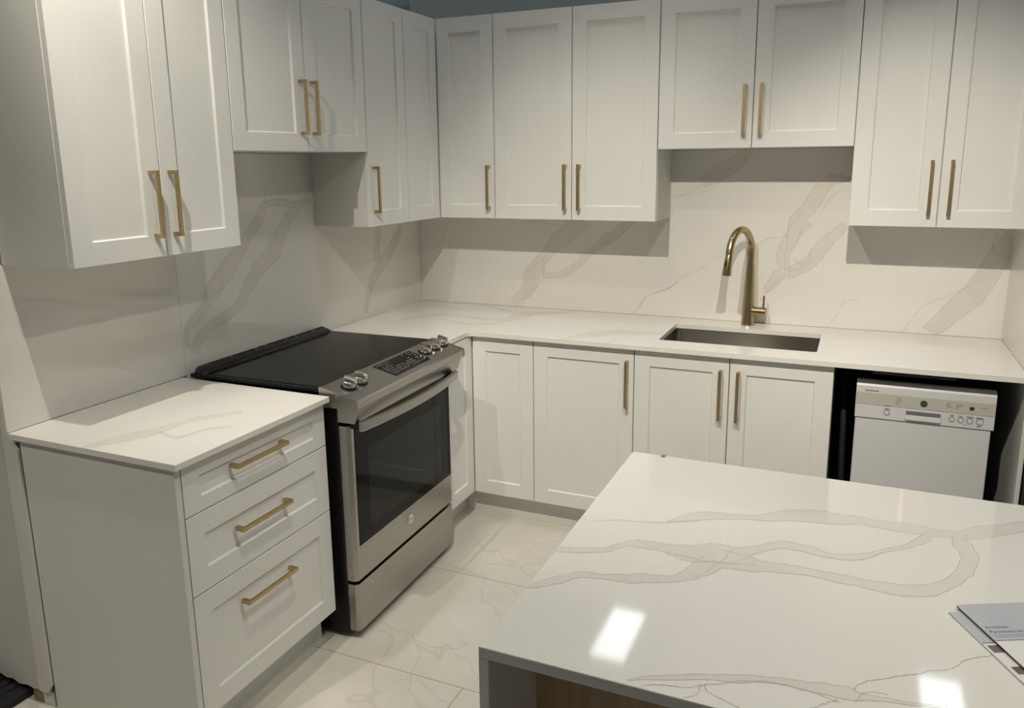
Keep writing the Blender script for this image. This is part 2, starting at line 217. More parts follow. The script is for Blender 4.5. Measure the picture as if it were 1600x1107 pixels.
def text_mesh(bm, s, size, fn, mi=0):
    cu = bpy.data.curves.new('lettering', 'FONT'); cu.body = s; cu.size = size; cu.resolution_u = 2
    o = bpy.data.objects.new('lettering', cu); COL.objects.link(o)
    dg = bpy.context.evaluated_depsgraph_get(); me = bpy.data.meshes.new_from_object(o.evaluated_get(dg))
    vs_ = [bm.verts.new(fn(v.co.x, v.co.y)) for v in me.vertices]
    for p in me.polygons:
        try: bm.faces.new([vs_[i] for i in p.vertices]).material_index = mi
        except ValueError: pass
    COL.objects.unlink(o); bpy.data.objects.remove(o); bpy.data.curves.remove(cu); bpy.data.meshes.remove(me)

# ---- veins set into a stone face
def catmull(P, k):
    out = []
    n = len(P)
    for i in range(n - 1):
        p0, p1, p2, p3 = P[max(i - 1, 0)], P[i], P[i + 1], P[min(i + 2, n - 1)]
        for j in range(k):
            t = j / k
            out.append([0.5 * (2 * b + (c - a) * t + (2 * a - 5 * b + 4 * c - d) * t * t + (3 * b - a - 3 * c + d) * t ** 3) for a, b, c, d in zip(p0, p1, p2, p3)])
    out.append(list(P[-1])); return out
def add_veins(bm, key, fn, lim, outline=0.0016, thin=0.0016, jit=0.0028, flt=None, mb=1, ml=2):
    rnd = random.Random(hash(key) % 1000 if False else sum(map(ord, key)))
    x0, x1, y0, y1 = lim
    cl = lambda a, b: (min(max(a, x0), x1), min(max(b, y0), y1))
    def strip(pts, w, lift, mi, wob=True):
        prev = None
        for i, (x, y) in enumerate(pts):
            xa, ya = pts[max(i - 1, 0)]; xb, yb = pts[min(i + 1, len(pts) - 1)]
            dx, dy = xb - xa, yb - ya; d = math.hypot(dx, dy) or 1; ww = w * (rnd.uniform(.35, 1.25) if wob else 1) / 2
            nx, ny = -dy / d * ww, dx / d * ww
            a, b = cl(x + nx, y + ny), cl(x - nx, y - ny)
            va, vb = bm.verts.new(fn(*a, lift)), bm.verts.new(fn(*b, lift))
            if prev:
                f = bm.faces.new([prev[0], va, vb, prev[1]]); f.material_index = mi
            prev = (va, vb)
    bands, lines = VEINS[key]
    bi = 0
    for b in bands:
        if flt and not flt(b[0][0], b[0][1]): continue
        pts = catmull([list(q) for q in b], 7)
        # wandering edges
        ra = rb = 0
        for q in pts:
            ra = ra * .75 + rnd.uniform(-1, 1) * jit; rb = rb * .75 + rnd.uniform(-1, 1) * jit
            dx, dy = q[0] - q[2], q[1] - q[3]; d = math.hypot(dx, dy) or 1
            s = min(1, d / .03)
            q[0] += dx / d * ra * s; q[1] += dy / d * ra * s; q[2] -= dx / d * rb * s; q[3] -= dy / d * rb * s
        prev = None
        lift = 0.00012 + bi * 0.000012; bi += 1
        for q in pts:
            va, vb = bm.verts.new(fn(*cl(q[0], q[1]), lift)), bm.verts.new(fn(*cl(q[2], q[3]), lift))
            if prev:
                f = bm.faces.new([prev[0], va, vb, prev[1]]); f.material_index = mb
            prev = (va, vb)
        strip([(q[0], q[1]) for q in pts], outline, 0.00030, ml); strip([(q[2], q[3]) for q in pts], outline, 0.00033, ml)
    for l in lines:
        if flt and not flt(l[0][0], l[0][1]): continue
        pts = catmull([list(q) for q in l], 8); ra = rb = 0
        for q in pts:
            ra = ra * .6 + rnd.uniform(-1, 1) * jit * .7; rb = rb * .6 + rnd.uniform(-1, 1) * jit * .7; q[0] += ra; q[1] += rb
        strip([tuple(q) for q in pts], thin, 0.00036, ml)

# two wall runs: L = left run (doors face +x, u along y), B = back run (doors face -y, u along x)
def L_(front): return lambda u, v, w: (front + w, u, v)
def B_(front): return lambda u, v, w: (u, -front - w, v)

def door_mesh(fn, u0, u1, v0, v1, frame=0.065, fv=None, depth=0.008, th=0.019, gap=0.0018):
    bm = BM(); fv = fv if fv is not None else frame
    u0 += gap; u1 -= gap; v0 += gap; v1 -= gap; e = 0.0012
    def ring(iu, iv, w): return [bm.verts.new(fn(a, b, w)) for a, b in ((u0 + iu, v0 + iv), (u1 - iu, v0 + iv), (u1 - iu, v1 - iv), (u0 + iu, v1 - iv))]
    s = 0.0035
    rs = [ring(0, 0, -th), ring(0, 0, -e), ring(e, e, 0), ring(frame - .0008, fv - .0008, 0), ring(frame, fv, -.0008), ring(frame + s, fv + s, -depth)]
    bm.faces.new(rs[0][::-1])
    for a, b in zip(rs, rs[1:]):
        for k in range(4): bm.faces.new([a[k], a[(k + 1) % 4], b[(k + 1) % 4], b[k]])
    bm.faces.new(rs[-1]); return bm
def handle_mesh(fn, a0, a1, c, vertical=True, out=0.033):
    """square bar pull: two posts, bar with flared ends; runs from a0 to a1, centred on c"""
    bm = BM()
    def g(a, s, w): return fn(c + s, a, w) if vertical else fn(a, c + s, w)
    L = a1 - a0
    for q0, q1 in ((a0, a0 + .0125), (a1 - .0125, a1)):
        prism(bm, [(q0, -.0060), (q1, -.0060), (q1, .0060), (q0, .0060)], 0.0, out - .0080, g)
    pts = [(a0, -.0060), (a1, -.0060), (a1, .0060), (a0, .0060)]
    prism(bm, pts, out - .0080, out, g)
    bmesh.ops.remove_doubles(bm, verts=bm.verts, dist=1e-6)
    return bm
def add_door(parent, fn, u0, u1, v0, v1, hu=None, hv=None, name='door', **k):
    d = obj(name, door_mesh(fn, u0, u1, v0, v1, **k), 'white', parent)
    if hu is not None: obj('handle', handle_mesh(fn, hv[0], hv[1], hu), 'brass', d)
    return d
def carcass(parent, a, b, name='body', m='carcass', **k): return obj(name, box(BM(), a, b, .0008), m, parent, **k)

# ------------------------------------------------------------------ room
ZC = 0.914
bm = BM(); box(bm, (-9, -9, -0.1), (11, 12, 0)); 
add_veins(bm, 'floor', lambda a, b, l: (a, b, l), (-9, 11, -9, 12), thin=.004, jit=.008, ml=1)
M['floor_vein'] = mat('tile_vein', (.50, .475, .42), 0.25)
structure('floor', bm, ['floor', 'floor_vein'])
structure('ceiling', box(BM(), (-9, -9, 5.0), (11, 12, 5.1)), 'ceiling')
structure('wall_far', box(BM(), (-9, 12, 0), (11, 12.1, 5)), 'wall_grey')
structure('wall_outer_left', box(BM(), (-9.1, -9, 0), (-9, 12, 5)), 'wall_light')
structure('wall_outer_right', box(BM(), (11, -9, 0), (11.1, 12, 5)), 'wall_light')
structure('wall_front', box(BM(), (-9, -9.1, 0), (11, -9, 5)), 'wall_light')
bm = BM(); box(bm, (-.02, .013, .90), (2.95, .12, 2.50)); structure('wall_back', bm, 'wall_paint')
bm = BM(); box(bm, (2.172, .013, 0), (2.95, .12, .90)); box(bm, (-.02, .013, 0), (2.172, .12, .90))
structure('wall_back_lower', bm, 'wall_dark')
# left partition with a worn drywall end
bm = BM(); box(bm, (-.30, -2.372, .055), (-.013, .12, 2.34)); structure('wall_left', bm, 'wall_light')
bm = BM()
edge = [(-.30, .062), (-.27, .058), (-.24, .066), (-.20, .055), (-.17, .060), (-.14, .050), (-.10, .056), (-.07, .051), (-.045, .055)]
prism(bm, edge + [(-.045, 2.34), (-.30, 2.34)], -2.380, -2.3722, lambda a, b, w: (a, w, b))
structure('wall_left_end', bm, 'wall_grey')
bm = BM()
edge = [(-.044, .053), (-.02, .048), (-.012, .056), (-.004, .052), (.006, .068), (.0165, .085)]
prism(bm, edge + [(.0165, .86), (-.0135, .892), (-.0135, 2.34), (-.044, 2.34)], -2.3805, -2.3722, lambda a, b, w: (a, w, b))
structure('trim_1', bm, 'wall_light')
bm = BM(); box(bm, (2.822, -.665, 0), (2.95, .0125, 2.34)); structure('wall_right', bm, 'wall_dark')  # near-black colour stands in for the dark space beyond the gable

# rough timber and a black mat at the foot of the partition
t = obj('wood_block', box(BM(), (-.09, -2.372, 0.0), (-.045, -2.31, .054), .002), 'raw_wood', origin=(-.07, -2.34, 0)); tag(t, 'small raw wood block under the torn foot of the left partition', 'wood block')
t = obj('plastic_shim', box(BM(), (-.044, -2.371, 0.0), (.006, -2.33, .052), .002), 'wall_light', origin=(-.02, -2.35, 0)); tag(t, 'pale shim standing under the wall end beside the drawer cabinet', 'shim')
bm = BM()
box(bm, (-.62, -2.50, 0.0), (-.115, -2.22, .030), .003)
for i in range(12):
    x = -.60 + i * .038
    box(bm, (x, -2.49, .030), (x + .02, -2.23, .036), .002)
t = obj('floor_mat', bm, 'rubber', origin=(-.38, -2.5, 0)); tag(t, 'black ribbed rubber mat on the floor at the lower left corner', 'mat')

# ceiling lights (recessed fluorescent panels high over the showroom)
def troffer(x, y, lab, row):
    t = thing('ceiling_light', lab, 'ceiling light', (x, y, 5.0), group='fluorescent ceiling panels')
    bm = BM(); w, l = .175, .46
    box(bm, (x - w, y - l, 4.985), (x + w, y + l, 4.9995)); d = obj('diffuser', bm, 'lamp%d' % row, t)
    bm = BM()
    for a, b in (((x - w - .03, y - l - .03), (x - w, y + l + .03)), ((x + w, y - l - .03), (x + w + .03, y + l + .03)), ((x - w, y - l - .03), (x + w, y - l)), ((x - w, y + l), (x + w, y + l + .03))):
        box(bm, (*a, 4.975), (*b, 4.9995))
    obj('frame', bm, 'dw_white', t)
for x in (-2.8, .22, 3.2, 6.2):
    for row, y in enumerate((5.6, 3.4, 1.2, -1.0, -3.2, -5.4)):
        troffer(x, y, 'long recessed fluorescent ceiling panel with white frame, high above the showroom', row)

for x, y in ((-2.8, 7.8), (-5.8, 7.8), (-5.8, 10.2), (-8.2, 10.2), (-5.8, 5.6)):  # extra panels added to brighten the far ceiling
    troffer(x, y, 'long recessed fluorescent ceiling panel with white frame, high above the showroom', 0)

# ------------------------------------------------------------------ backsplash slabs
def slab_thing(name, bm, label, cat='backsplash', origin=None):
    return tag(obj(name, bm, ['quartz', 'quartz_band', 'quartz_line'], origin=origin), label, cat)
bm = BM(); box(bm, (-.012, -2.391, ZC + .0005), (0, -1.7165, 1.3985), .0006)
slab_thing('backsplash', bm, 'plain white quartz backsplash slab above the small counter at the left', origin=(0, -2.05, ZC))
bm = BM(); box(bm, (-.012, -1.7155, ZC - .30), (0, -.001, 1.7145), .0006)
add_veins(bm, 'lwall', lambda a, b, l: (l, a, b), (-1.7145, -.002, ZC - .29, 1.713))
slab_thing('backsplash', bm, 'grey-veined white quartz backsplash slab rising behind the black cooktop', origin=(0, -.85, ZC))
bm = BM(); box(bm, (-.012, 0, ZC + .0005), (2.812, .012, 1.7145), .0006)
add_veins(bm, 'back', lambda a, b, l: (a, -l, b), (.001, 2.80, ZC + .001, 1.713))
slab_thing('backsplash', bm, 'long veined quartz backsplash slab on the back wall behind the faucet', origin=(1.4, 0, ZC))
bm = BM(); box(bm, (2.8005, -.655, ZC + .0005), (2.812, -.0005, 1.3985), .0006)
slab_thing('backsplash', bm, 'short plain quartz side slab at the right end of the sink counter', origin=(2.8, -.3, ZC))

# ------------------------------------------------------------------ countertops
def poly_slab(outer, holes, z0, z1, bev=.0015):
    bm = BM(); es = []
    for lp in [outer] + holes:
        v = [bm.verts.new((x, y, z1)) for x, y in lp]
        for i in range(len(v)): es.append(bm.edges.new((v[i], v[(i + 1) % len(v)])))
    bmesh.ops.triangle_fill(bm, use_beauty=True, use_dissolve=False, edges=es)
    top = list(bm.faces); r = bmesh.ops.extrude_face_region(bm, geom=top)
    bmesh.ops.translate(bm, verts=[g for g in r['geom'] if isinstance(g, bmesh.types.BMVert)], vec=(0, 0, z0 - z1))
    return bm
def arc(cx, cy, r, a0, a1, n=8): return [(cx + r * math.cos(math.radians(a0 + (a1 - a0) * i / n)), cy + r * math.sin(math.radians(a0 + (a1 - a0) * i / n))) for i in range(n + 1)]
bm = BM(); box(bm, (0.0005, -2.3905, ZC - .0195), (.650, -1.737, ZC), .0015)
add_veins(bm, 'near', lambda a, b, l: (a, b, ZC + l), (.002, .648, -2.389, -1.739))
slab_thing('countertop', bm, 'small white quartz countertop over the three-drawer cabinet left of the range', 'countertop', (0.3, -2.06, ZC - .02))
SX0, SX1, SY0, SY1 = 1.463, 2.100, -.515, -.156
rr = .014
hole = arc(SX0 + rr, SY0 + rr, rr, 180, 270, 5) + arc(SX1 - rr, SY0 + rr, rr, 270, 360, 5) + arc(SX1 - rr, SY1 - rr, rr, 0, 90, 5) + arc(SX0 + rr, SY1 - rr, rr, 90, 180, 5)
outer = [(0.0005, -.0005), (0.0005, -.897), (.627, -.897)] + arc(.627 + .03, -.6585 - .03, .03, 180, 90, 8) + [(2.800, -.6585), (2.800, -.0005)]
bm = poly_slab(outer, [hole], ZC - .0195, ZC)
add_veins(bm, 'corner', lambda a, b, l: (a, b, ZC + l), (.002, 1.458, -.656, -.003))
slab_thing('countertop', bm, 'long L-shaped white quartz countertop with the undermount sink cut into it', 'countertop', (1.4, -.33, ZC - .02))

# ------------------------------------------------------------------ sink
t = thing('sink', 'rectangular stainless steel undermount sink below the brass faucet', 'sink', (1.7815, -.335, ZC - .22))
bm = BM(); zf = ZC - .215; zt = ZC - .0202; g = .004
def rrect(x0, x1, y0, y1, r, z, n=6):
    return [(x, y, z) for x, y in arc(x0 + r, y0 + r, r, 180, 270, n) + arc(x1 - r, y0 + r, r, 270, 360, n) + arc(x1 - r, y1 - r, r, 0, 90, n) + arc(x0 + r, y1 - r, r, 90, 180, n)]
rings = [rrect(SX0 - .02, SX1 + .02, SY0 - .02, SY1 + .02, .02, zt), rrect(SX0 - g, SX1 + g, SY0 - g, SY1 + g, .016, zt), rrect(SX0 - g, SX1 + g, SY0 - g, SY1 + g, .016, zf + .012),
         rrect(SX0 - g + .004, SX1 + g - .004, SY0 - g + .004, SY1 + g - .004, .016, zf + .003), rrect(SX0 - g + .013, SX1 + g - .013, SY0 - g + .013, SY1 + g - .013, .012, zf)]
vr = [[bm.verts.new(p) for p in r] for r in rings]
for a, b in zip(vr, vr[1:]):
    n = len(a)
    for k in range(n): bm.faces.new([a[k], a[(k + 1) % n], b[(k + 1) % n], b[k]])
bm.faces.new(vr[-1])
o = obj('basin', bm, 'sink_steel', t, smooth=True)
bm = BM(); disc(bm, (1.78, -.24, zf + .0005), (0, 0, 1), .045, .002); disc(bm, (1.78, -.24, zf + .002), (0, 0, 1), .028, .002); obj('drain', bm, 'chrome', t, smooth=True)

# ------------------------------------------------------------------ faucet
fx, fy = 1.774, -.060
t = thing('faucet', 'tall brushed brass pull-down faucet standing behind the sink', 'faucet', (fx, fy, ZC))
dirv = Vector((1.700 - fx, -.285 - fy, 0)).normalized()
R_ = .108
bm = BM(); tube(bm, [(fx, fy, ZC + .0006), (fx, fy, ZC + .003), (fx, fy, ZC + .006), (fx, fy, ZC + .10), (fx, fy, ZC + .24), (fx, fy, ZC + .285)], [.0285, .0295, .0285, .0255, .0195, .0175], n=32)
obj('body', bm, 'brass_faucet', t, smooth=True)
bm = BM(); zc = 1.378 - .0155 - R_; path = [(fx, fy, ZC + .2855)]
c = Vector((fx, fy, zc)) + dirv * R_
for i in range(25):
    a = math.radians(180 - i * 7.5 * .965); path.append(tuple(c + dirv * (R_ * math.cos(a)) + Vector((0, 0, R_ * math.sin(a)))))
e = Vector(path[-1]); dn = (Vector(path[-1]) - Vector(path[-2])).normalized()
path.append(tuple(e + dn * .008)); tube(bm, path, .0158, n=24)
obj('spout', bm, 'brass_faucet', t, smooth=True)
h0 = e + dn * .0085
bm = BM(); tube(bm, [tuple(h0), tuple(h0 + dn * .004), tuple(h0 + dn * .03), tuple(h0 + dn * .086), tuple(h0 + dn * .090)], [.0150, .0158, .0165, .0205, .0195], n=24)
hd = obj('spray_head', bm, 'brass_faucet', t, smooth=True)
side = dn.cross(dirv).normalized()
bm = BM(); q = h0 + dn * .034 + Vector((-dirv.x, -dirv.y, 0)) * 0 
nrm = (Vector((2.226, -3.8, 1.67)) - q); nrm = (nrm - dn * nrm.dot(dn)).normalized(); tn = dn.cross(nrm)
nrm2 = (nrm * .82 + tn * .57).normalized() if (tn.x < 0) else (nrm * .82 - tn * .57).normalized()
tube(bm, [tuple(q + nrm2 * .0165 + dn * (-.013)), tuple(q + nrm2 * .0172), tuple(q + nrm2 * .0182 + dn * .014)], [.0025, .0055, .0035], n=12); obj('spray_button', bm, 'black', hd, smooth=True)
ax = Vector((1.0, -.12, 0)).normalized()
bm = BM(); p = Vector((fx, fy, .981)); tube(bm, [tuple(p + ax * .016), tuple(p + ax * .056)], .0205, n=28); obj('valve', bm, 'brass_faucet', t, smooth=True)
bm = BM(); tube(bm, [tuple(p + ax * .0572), tuple(p + ax * .079), tuple(p + ax * .081)], [.0205, .0205, .0190], n=28)
kn = obj('handle', bm, 'brass_faucet', t, smooth=True)
bm = BM(); b0 = p + ax * .068; tube(bm, [tuple(b0 + Vector((0, 0, .015))), tuple(b0 + Vector((0, 0, .074))), tuple(b0 + Vector((0, 0, .076)))], [.0045, .0045, .0035], n=14); obj('lever', bm, 'brass_faucet', kn, smooth=True)

# ------------------------------------------------------------------ upper cabinets
D = .2956; ZB, ZT, ZM = 1.3988, 2.3406, 1.7147; FL, FB = L_(D), B_(D); TH = .0205
HV = (1.459, 1.657); HVM = (1.776, 1.974)
t = thing('wall_cabinet', 'tall white two-door upper cabinet at far left over the small counter', 'cabinet', (0, -2.02, ZB), group=None)
carcass(t, (.0005, -2.3378, ZB + .001), (D - TH, -1.7035, ZT))
add_door(t, FL, -2.3378, -2.0180, ZB, ZT, hu=-2.056, hv=HV); add_door(t, FL, -2.0180, -1.7030, ZB, ZT, hu=-1.984, hv=HV)
t = thing('wall_cabinet', 'short white two-door upper cabinet hanging above the range', 'cabinet', (0, -1.31, ZM))
carcass(t, (.0005, -1.7018, ZM + .001), (D - TH, -.9165, ZT))
add_door(t, FL, -1.7022, -1.3040, ZM, ZT, hu=-1.340, hv=HVM); add_door(t, FL, -1.3040, -.9160, ZM, ZT, hu=-1.273, hv=HVM)
t = thing('wall_cabinet', 'narrow single-door white upper cabinet between the range cabinet and the corner cabinet', 'cabinet', (0, -.755, ZB))
carcass(t, (.0005, -.9150, ZB + .001), (D - TH, -.5945, ZT))
add_door(t, FL, -.9150, -.5940, ZB, ZT, hu=-.880, hv=HV)
t = thing('corner_wall_cabinet', 'white L-shaped corner upper cabinet with two doors meeting in the inner corner', 'cabinet', (.0, 0, ZB))
bm = BM(); prism(bm, [(.0005, -.0005), (.0005, -.5930), (D - TH, -.5930), (D - TH, -(D - TH)), (.5955, -(D - TH)), (.5955, -.0005)], ZB + .001, ZT, lambda a, b, w: (a, b, w)); obj('body', bm, 'carcass', t)
add_door(t, FL, -.5935, -D - .0008, ZB, ZT)
add_door(t, FB, D + .0008, .5965, ZB, ZT, hu=.568, hv=(1.445, 1.655))
t = thing('wall_cabinet', 'tall white two-door upper cabinet on the back wall left of the sink cabinet', 'cabinet', (.99, 0, ZB))
carcass(t, (.5970, -.0005, ZB + .001), (1.3840, -(D - TH), ZT))
add_door(t, FB, .5968, .9878, ZB, ZT, hu=.959, hv=(1.445, 1.655)); add_door(t, FB, .9878, 1.3844, ZB, ZT, hu=1.027, hv=(1.445, 1.655))
t = thing('wall_cabinet', 'short white two-door upper cabinet hanging above the sink', 'cabinet', (1.78, 0, ZM))
carcass(t, (1.3850, -.0005, ZM + .001), (2.1762, -(D - TH), ZT))
add_door(t, FB, 1.3848, 1.7811, ZM, ZT, hu=1.7475, hv=(1.766, 1.973)); add_door(t, FB, 1.7811, 2.1767, ZM, ZT, hu=1.814, hv=(1.766, 1.973))
t = thing('wall_cabinet', 'tall white two-door upper cabinet at far right above the dishwasher', 'cabinet', (2.49, 0, ZB))
carcass(t, (2.1772, -.0005, ZB + .001), (2.8060, -(D - TH), ZT))
add_door(t, FB, 2.1770, 2.4930, ZB, ZT, hu=2.4595, hv=(1.451, 1.659)); add_door(t, FB, 2.4930, 2.8070, ZB, ZT, hu=2.5285, hv=(1.451, 1.659))

# ------------------------------------------------------------------ base cabinets
BF, BL = .6315, .6246; BB, BT = .1257, .8900
t = thing('drawer_cabinet', 'white three-drawer base cabinet with brass pulls beside the range', 'cabinet', (.3, -2.05, 0))
carcass(t, (.012, -2.3535, .1235), (BL - TH, -1.7385, .8935))
bm = BM(); box(bm, (.022, -2.3740, 0), (BL, -2.3545, .8937), .001); obj('end_panel', bm, 'carcass', t)
FLb = L_(BL); du0, du1 = -2.3531, -1.7362
for v0, v1, fv, hz in ((.7395, .8880, .042, .830), (.5053, .7395, .065, .6365), (.1257, .5053, .065, .404)):
    d = obj('drawer', door_mesh(FLb, du0, du1, v0, v1, .062, fv), 'white', t)
    obj('handle', handle_mesh(FLb, -2.179, -1.957, hz, vertical=False), 'brass', d)
obj('toe_kick', box(BM(), (.50, -2.3535, 0.0), (.555, -1.7385, .1232)), 'carcass', t)

FBb = B_(BF)
t = thing('corner_base_cabinet', 'white corner base cabinet with a folding door pair right of the range', 'cabinet', (.3, -.3, 0))
bm = BM(); prism(bm, [(.012, -.012), (.012, -.9000), (BL - TH, -.9000), (BL - TH, -(BF - TH)), (.9275, -(BF - TH)), (.9275, -.012)], .1235, .8935, lambda a, b, w: (a, b, w)); obj('body', bm, 'carcass', t)
add_door(t, FLb, -.9000, -BF - .0006, BB, BT); add_door(t, FBb, BL + .0015, .9289, BB, BT)
t = thing('base_cabinet', 'white single-door base cabinet with one brass handle left of the sink cabinet', 'cabinet', (1.15, -.3, 0))
carcass(t, (.9285, -.012, .1235), (1.3885, -(BF - TH), .8935)); add_door(t, FBb, .9289, 1.3892, BB, BT, hu=1.361, hv=(.635, .841))
t = thing('base_cabinet', 'white two-door sink base cabinet beside the dishwasher opening', 'cabinet', (1.78, -.3, 0))
bm = BM()
box(bm, (1.3895, -(BF - TH), .1235), (1.4075, -.012, .8935)); box(bm, (2.1525, -(BF - TH), .1235), (2.1705, -.012, .8935)); box(bm, (1.4075, -(BF - TH), .1235), (2.1525, -.012, .1415)); box(bm, (1.4075, -.030, .1415), (2.1525, -.012, .66))
obj('body', bm, 'carcass', t)
add_door(t, FBb, 1.3892, 1.7820, BB, BT, hu=1.749, hv=(.629, .838)); add_door(t, FBb, 1.7820, 2.1715, BB, BT, hu=1.8185, hv=(.629, .838))
t = obj('toe_kick', box(BM(), (.552, -.5680, 0), (2.1700, -.5520, .1232), .0008), 'carcass', origin=(1.3, -.56, 0)); tag(t, 'long pale toe-kick board under the back base cabinets', 'toe kick')
t = obj('toe_kick', box(BM(), (.535, -.8980, 0), (.551, -.5520, .1232), .0008), 'carcass', origin=(.543, -.7, 0)); tag(t, 'short toe-kick board in the corner beside the range', 'toe kick')
t = obj('gable_panel', box(BM(), (2.8010, -.6320, 0), (2.8160, -.0010, .8938), .001), 'carcass', origin=(2.81, -.3, 0)); tag(t, 'thin upright white end panel right of the dishwasher opening', 'panel')

# ------------------------------------------------------------------ dishwasher
t = thing('dishwasher', 'narrow white built-in dishwasher standing in the dark opening under the counter', 'dishwasher', (2.486, -.3, 0))
x0, x1, yf = 2.254, 2.718, -.600
obj('tub', box(BM(), (x0 + .006, yf + .045, .02), (x1 - .006, -.06, .828), .004), 'black', t)
bm = BM()
prism(bm, [(yf + .0005, .694), (yf + .0005, .819), (yf + .004, .826), (yf + .022, .835), (yf + .044, .835), (yf + .044, .694)], x0, x1, lambda a, b, w: (w, a, b)); 
cp = obj('control_panel', bm, 'dw_white', t)
bm = BM(); box(bm, (x0 + .001, yf - .0012, .747), (x1 - .001, yf + .0004, .7935)); obj('fascia_strip', bm, 'dw_beige', cp, label='beige control strip')
bm = BM(); box(bm, (x0 + .003, yf + .006, .11), (x1 - .007, yf + .044, .6915), .003); obj('door', bm, 'dw_white', t)
bm = BM(); box(bm, (x0 + .02, yf + .05, .0), (x1 - .02, yf + .06, .105)); obj('kick_plate', bm, 'black', t)
bm = BM(); box(bm, (2.426, yf - .0025, .7015), (2.548, yf + .0004, .7405), .0008, mi=0); box(bm, (2.4295, yf - .0032, .7215), (2.5445, yf - .0024, .7370), mi=1)
prism(bm, [(yf - .0024, .7045), (yf - .010, .7045), (yf - .008, .7195), (yf - .0024, .7215)], 2.4295, 2.5445, lambda a, b, w: (w, a, b), mi=0)
obj('latch_handle', bm, ['dw_white', 'dw_dark'], t)
for bx, br in ((2.365, .0085), (2.582, .0078), (2.611, .0080), (2.640, .0085), (2.672, .0098)):
    bm = BM(); disc(bm, (bx, yf + .0003, .7215), (0, -1, 0), br + .0022, .0010, mi=1); disc(bm, (bx, yf - .0008, .7215), (0, -1, 0), br, .0030, mi=0)
    obj('button', bm, ['dw_white', 'dw_dark'], cp, smooth=True)
bm = BM(); box(bm, (2.636, yf - .0022, .7635), (2.6505, yf - .0013, .7755)); obj('display', bm, 'badge_dark', cp)
bm = BM(); disc(bm, (2.4865, yf - .0013, .7700), (0, -1, 0), .0118, .0016)
lg = obj('logo_badge', bm, 'badge_dark', cp, smooth=True)
bm = BM(); text_mesh(bm, 'GE', .0135, lambda a, b: (2.4865 - .0092 + a, yf - .0031, .7653 + b)); obj('monogram', bm, 'badge_grey', None if False else cp, recalc=False)
bm = BM()
for k in range(4): box(bm, (2.286 + k * .0118, yf - .0004, .7995), (2.2955 + k * .0118, yf + .0004, .8025))
obj('vent_slots', bm, 'badge_dark', cp)
bm = BM()
for a, b, w in ((2.3555, .7485, .018), (2.3565, .7365, .017), (2.395, .7805, .017), (2.396, .7735, .018), (2.391, .7665, .013), (2.392, .7595, .014),
                (2.562, .7800, .012), (2.562, .7735, .012), (2.562, .7670, .017), (2.592, .7800, .022), (2.592, .7735, .020), (2.590, .7670, .012), (2.672, .7750, .020),
                (2.576, .7365, .012), (2.604, .7365, .012), (2.628, .7365, .023), (2.659, .7365, .025), (2.663, .7045, .014), (2.6245, .7075, .004)):
    box(bm, (a, yf - .0018, b - .0009), (a + w, yf + .0003, b + .0009))
obj('lettering', bm, 'dw_mark', cp)['kind'] = 'stuff'
obj('mounting_bracket', box(BM(), (2.305, yf + .012, .8645), (2.585, yf + .03, .8725), .001), 'badge_dark', t)
bm = BM(); box(bm, (2.20, -.57, .0), (2.222, -.50, .45), .004); 
# hoses at the left of the opening
t = thing('drain_hose', 'black hose hanging in the gap left of the dishwasher', 'hose', (2.215, -.45, 0)); bm.free()
bm = BM(); tube(bm, [(2.206, -.30, .80), (2.21, -.40, .74), (2.216, -.46, .60), (2.222, -.48, .40), (2.224, -.49, .2), (2.225, -.48, .02)], .012, n=12); obj('tube', bm, 'rubber', t, smooth=True)

# ------------------------------------------------------------------ range (local frame: X out of the wall, Y along its width)
t = thing('range', 'stainless steel slide-in electric range with black glass cooktop', 'range', (0.0, -1.720, 0), rot=0.02, local=True)
obj('body', box(BM(), (.036, .004, .02), (.652, .768, .903), .003), 'black', t)
for px, py in ((.10, .05), (.10, .72), (.60, .05), (.60, .72)):
    bm = BM(); disc(bm, (px, py, 0.0), (0, 0, 1), .018, .0195); obj('foot', bm, 'black', t)
bm = BM(); prism(bm, [(.028, .9150), (.60, .9150), (.60, .9260), (.598, .9280), (.030, .9280), (.028, .9260)], -.004, .798, lambda a, b, w: (a, w, b)); ct = obj('cooktop', bm, 'black', t)
bm = BM(); box(bm, (.075, .010, .9282), (.597, .784, .9300), .0006); obj('glass_surface', bm, 'black_glass', ct)
# rear vent trim with slots
bm = BM()
yr0, yr1 = .002, .792
prof = [(.031, .9282), (.094, .9282), (.090, .936), (.072, .948), (.046, .952), (.034, .948)]
def seg(n0, n1): prism(bm, prof, n0, n1, lambda a, b, w: (a, w, b))
N_ = 8
ends = [(yr0, .25), (yr0 + .012, .75), (yr0 + .03, 1.0), (yr1 - .03, 1.0), (yr1 - .012, .75), (yr1, .25)]
prev = None
for y, s in ends:
    ring = [bm.verts.new((.062 + (a - .062) * (.55 + .45 * s), y, .9282 + (b - .9282) * s)) for a, b in prof]
    if prev:
        for k in range(len(ring)): bm.faces.new([prev[k], prev[(k + 1) % len(ring)], ring[(k + 1) % len(ring)], ring[k]])
    else: bm.faces.new(ring[::-1])
    prev = ring
bm.faces.new(prev)
vt = obj('vent_trim', bm, 'vent_black', ct, smooth=True)
for a, b in ((.06, .17), (.19, .31), (.33, .37), (.39, .50), (.52, .56), (.58, .68), (.70, .765)):
    bm = BM(); prism(bm, [(.0470, .9523), (.0645, .9503), (.0640, .9490), (.0460, .9510)], a, b, lambda p, q, w: (p, w, q)); obj('vent_slot', bm, 'wall_dark', vt)
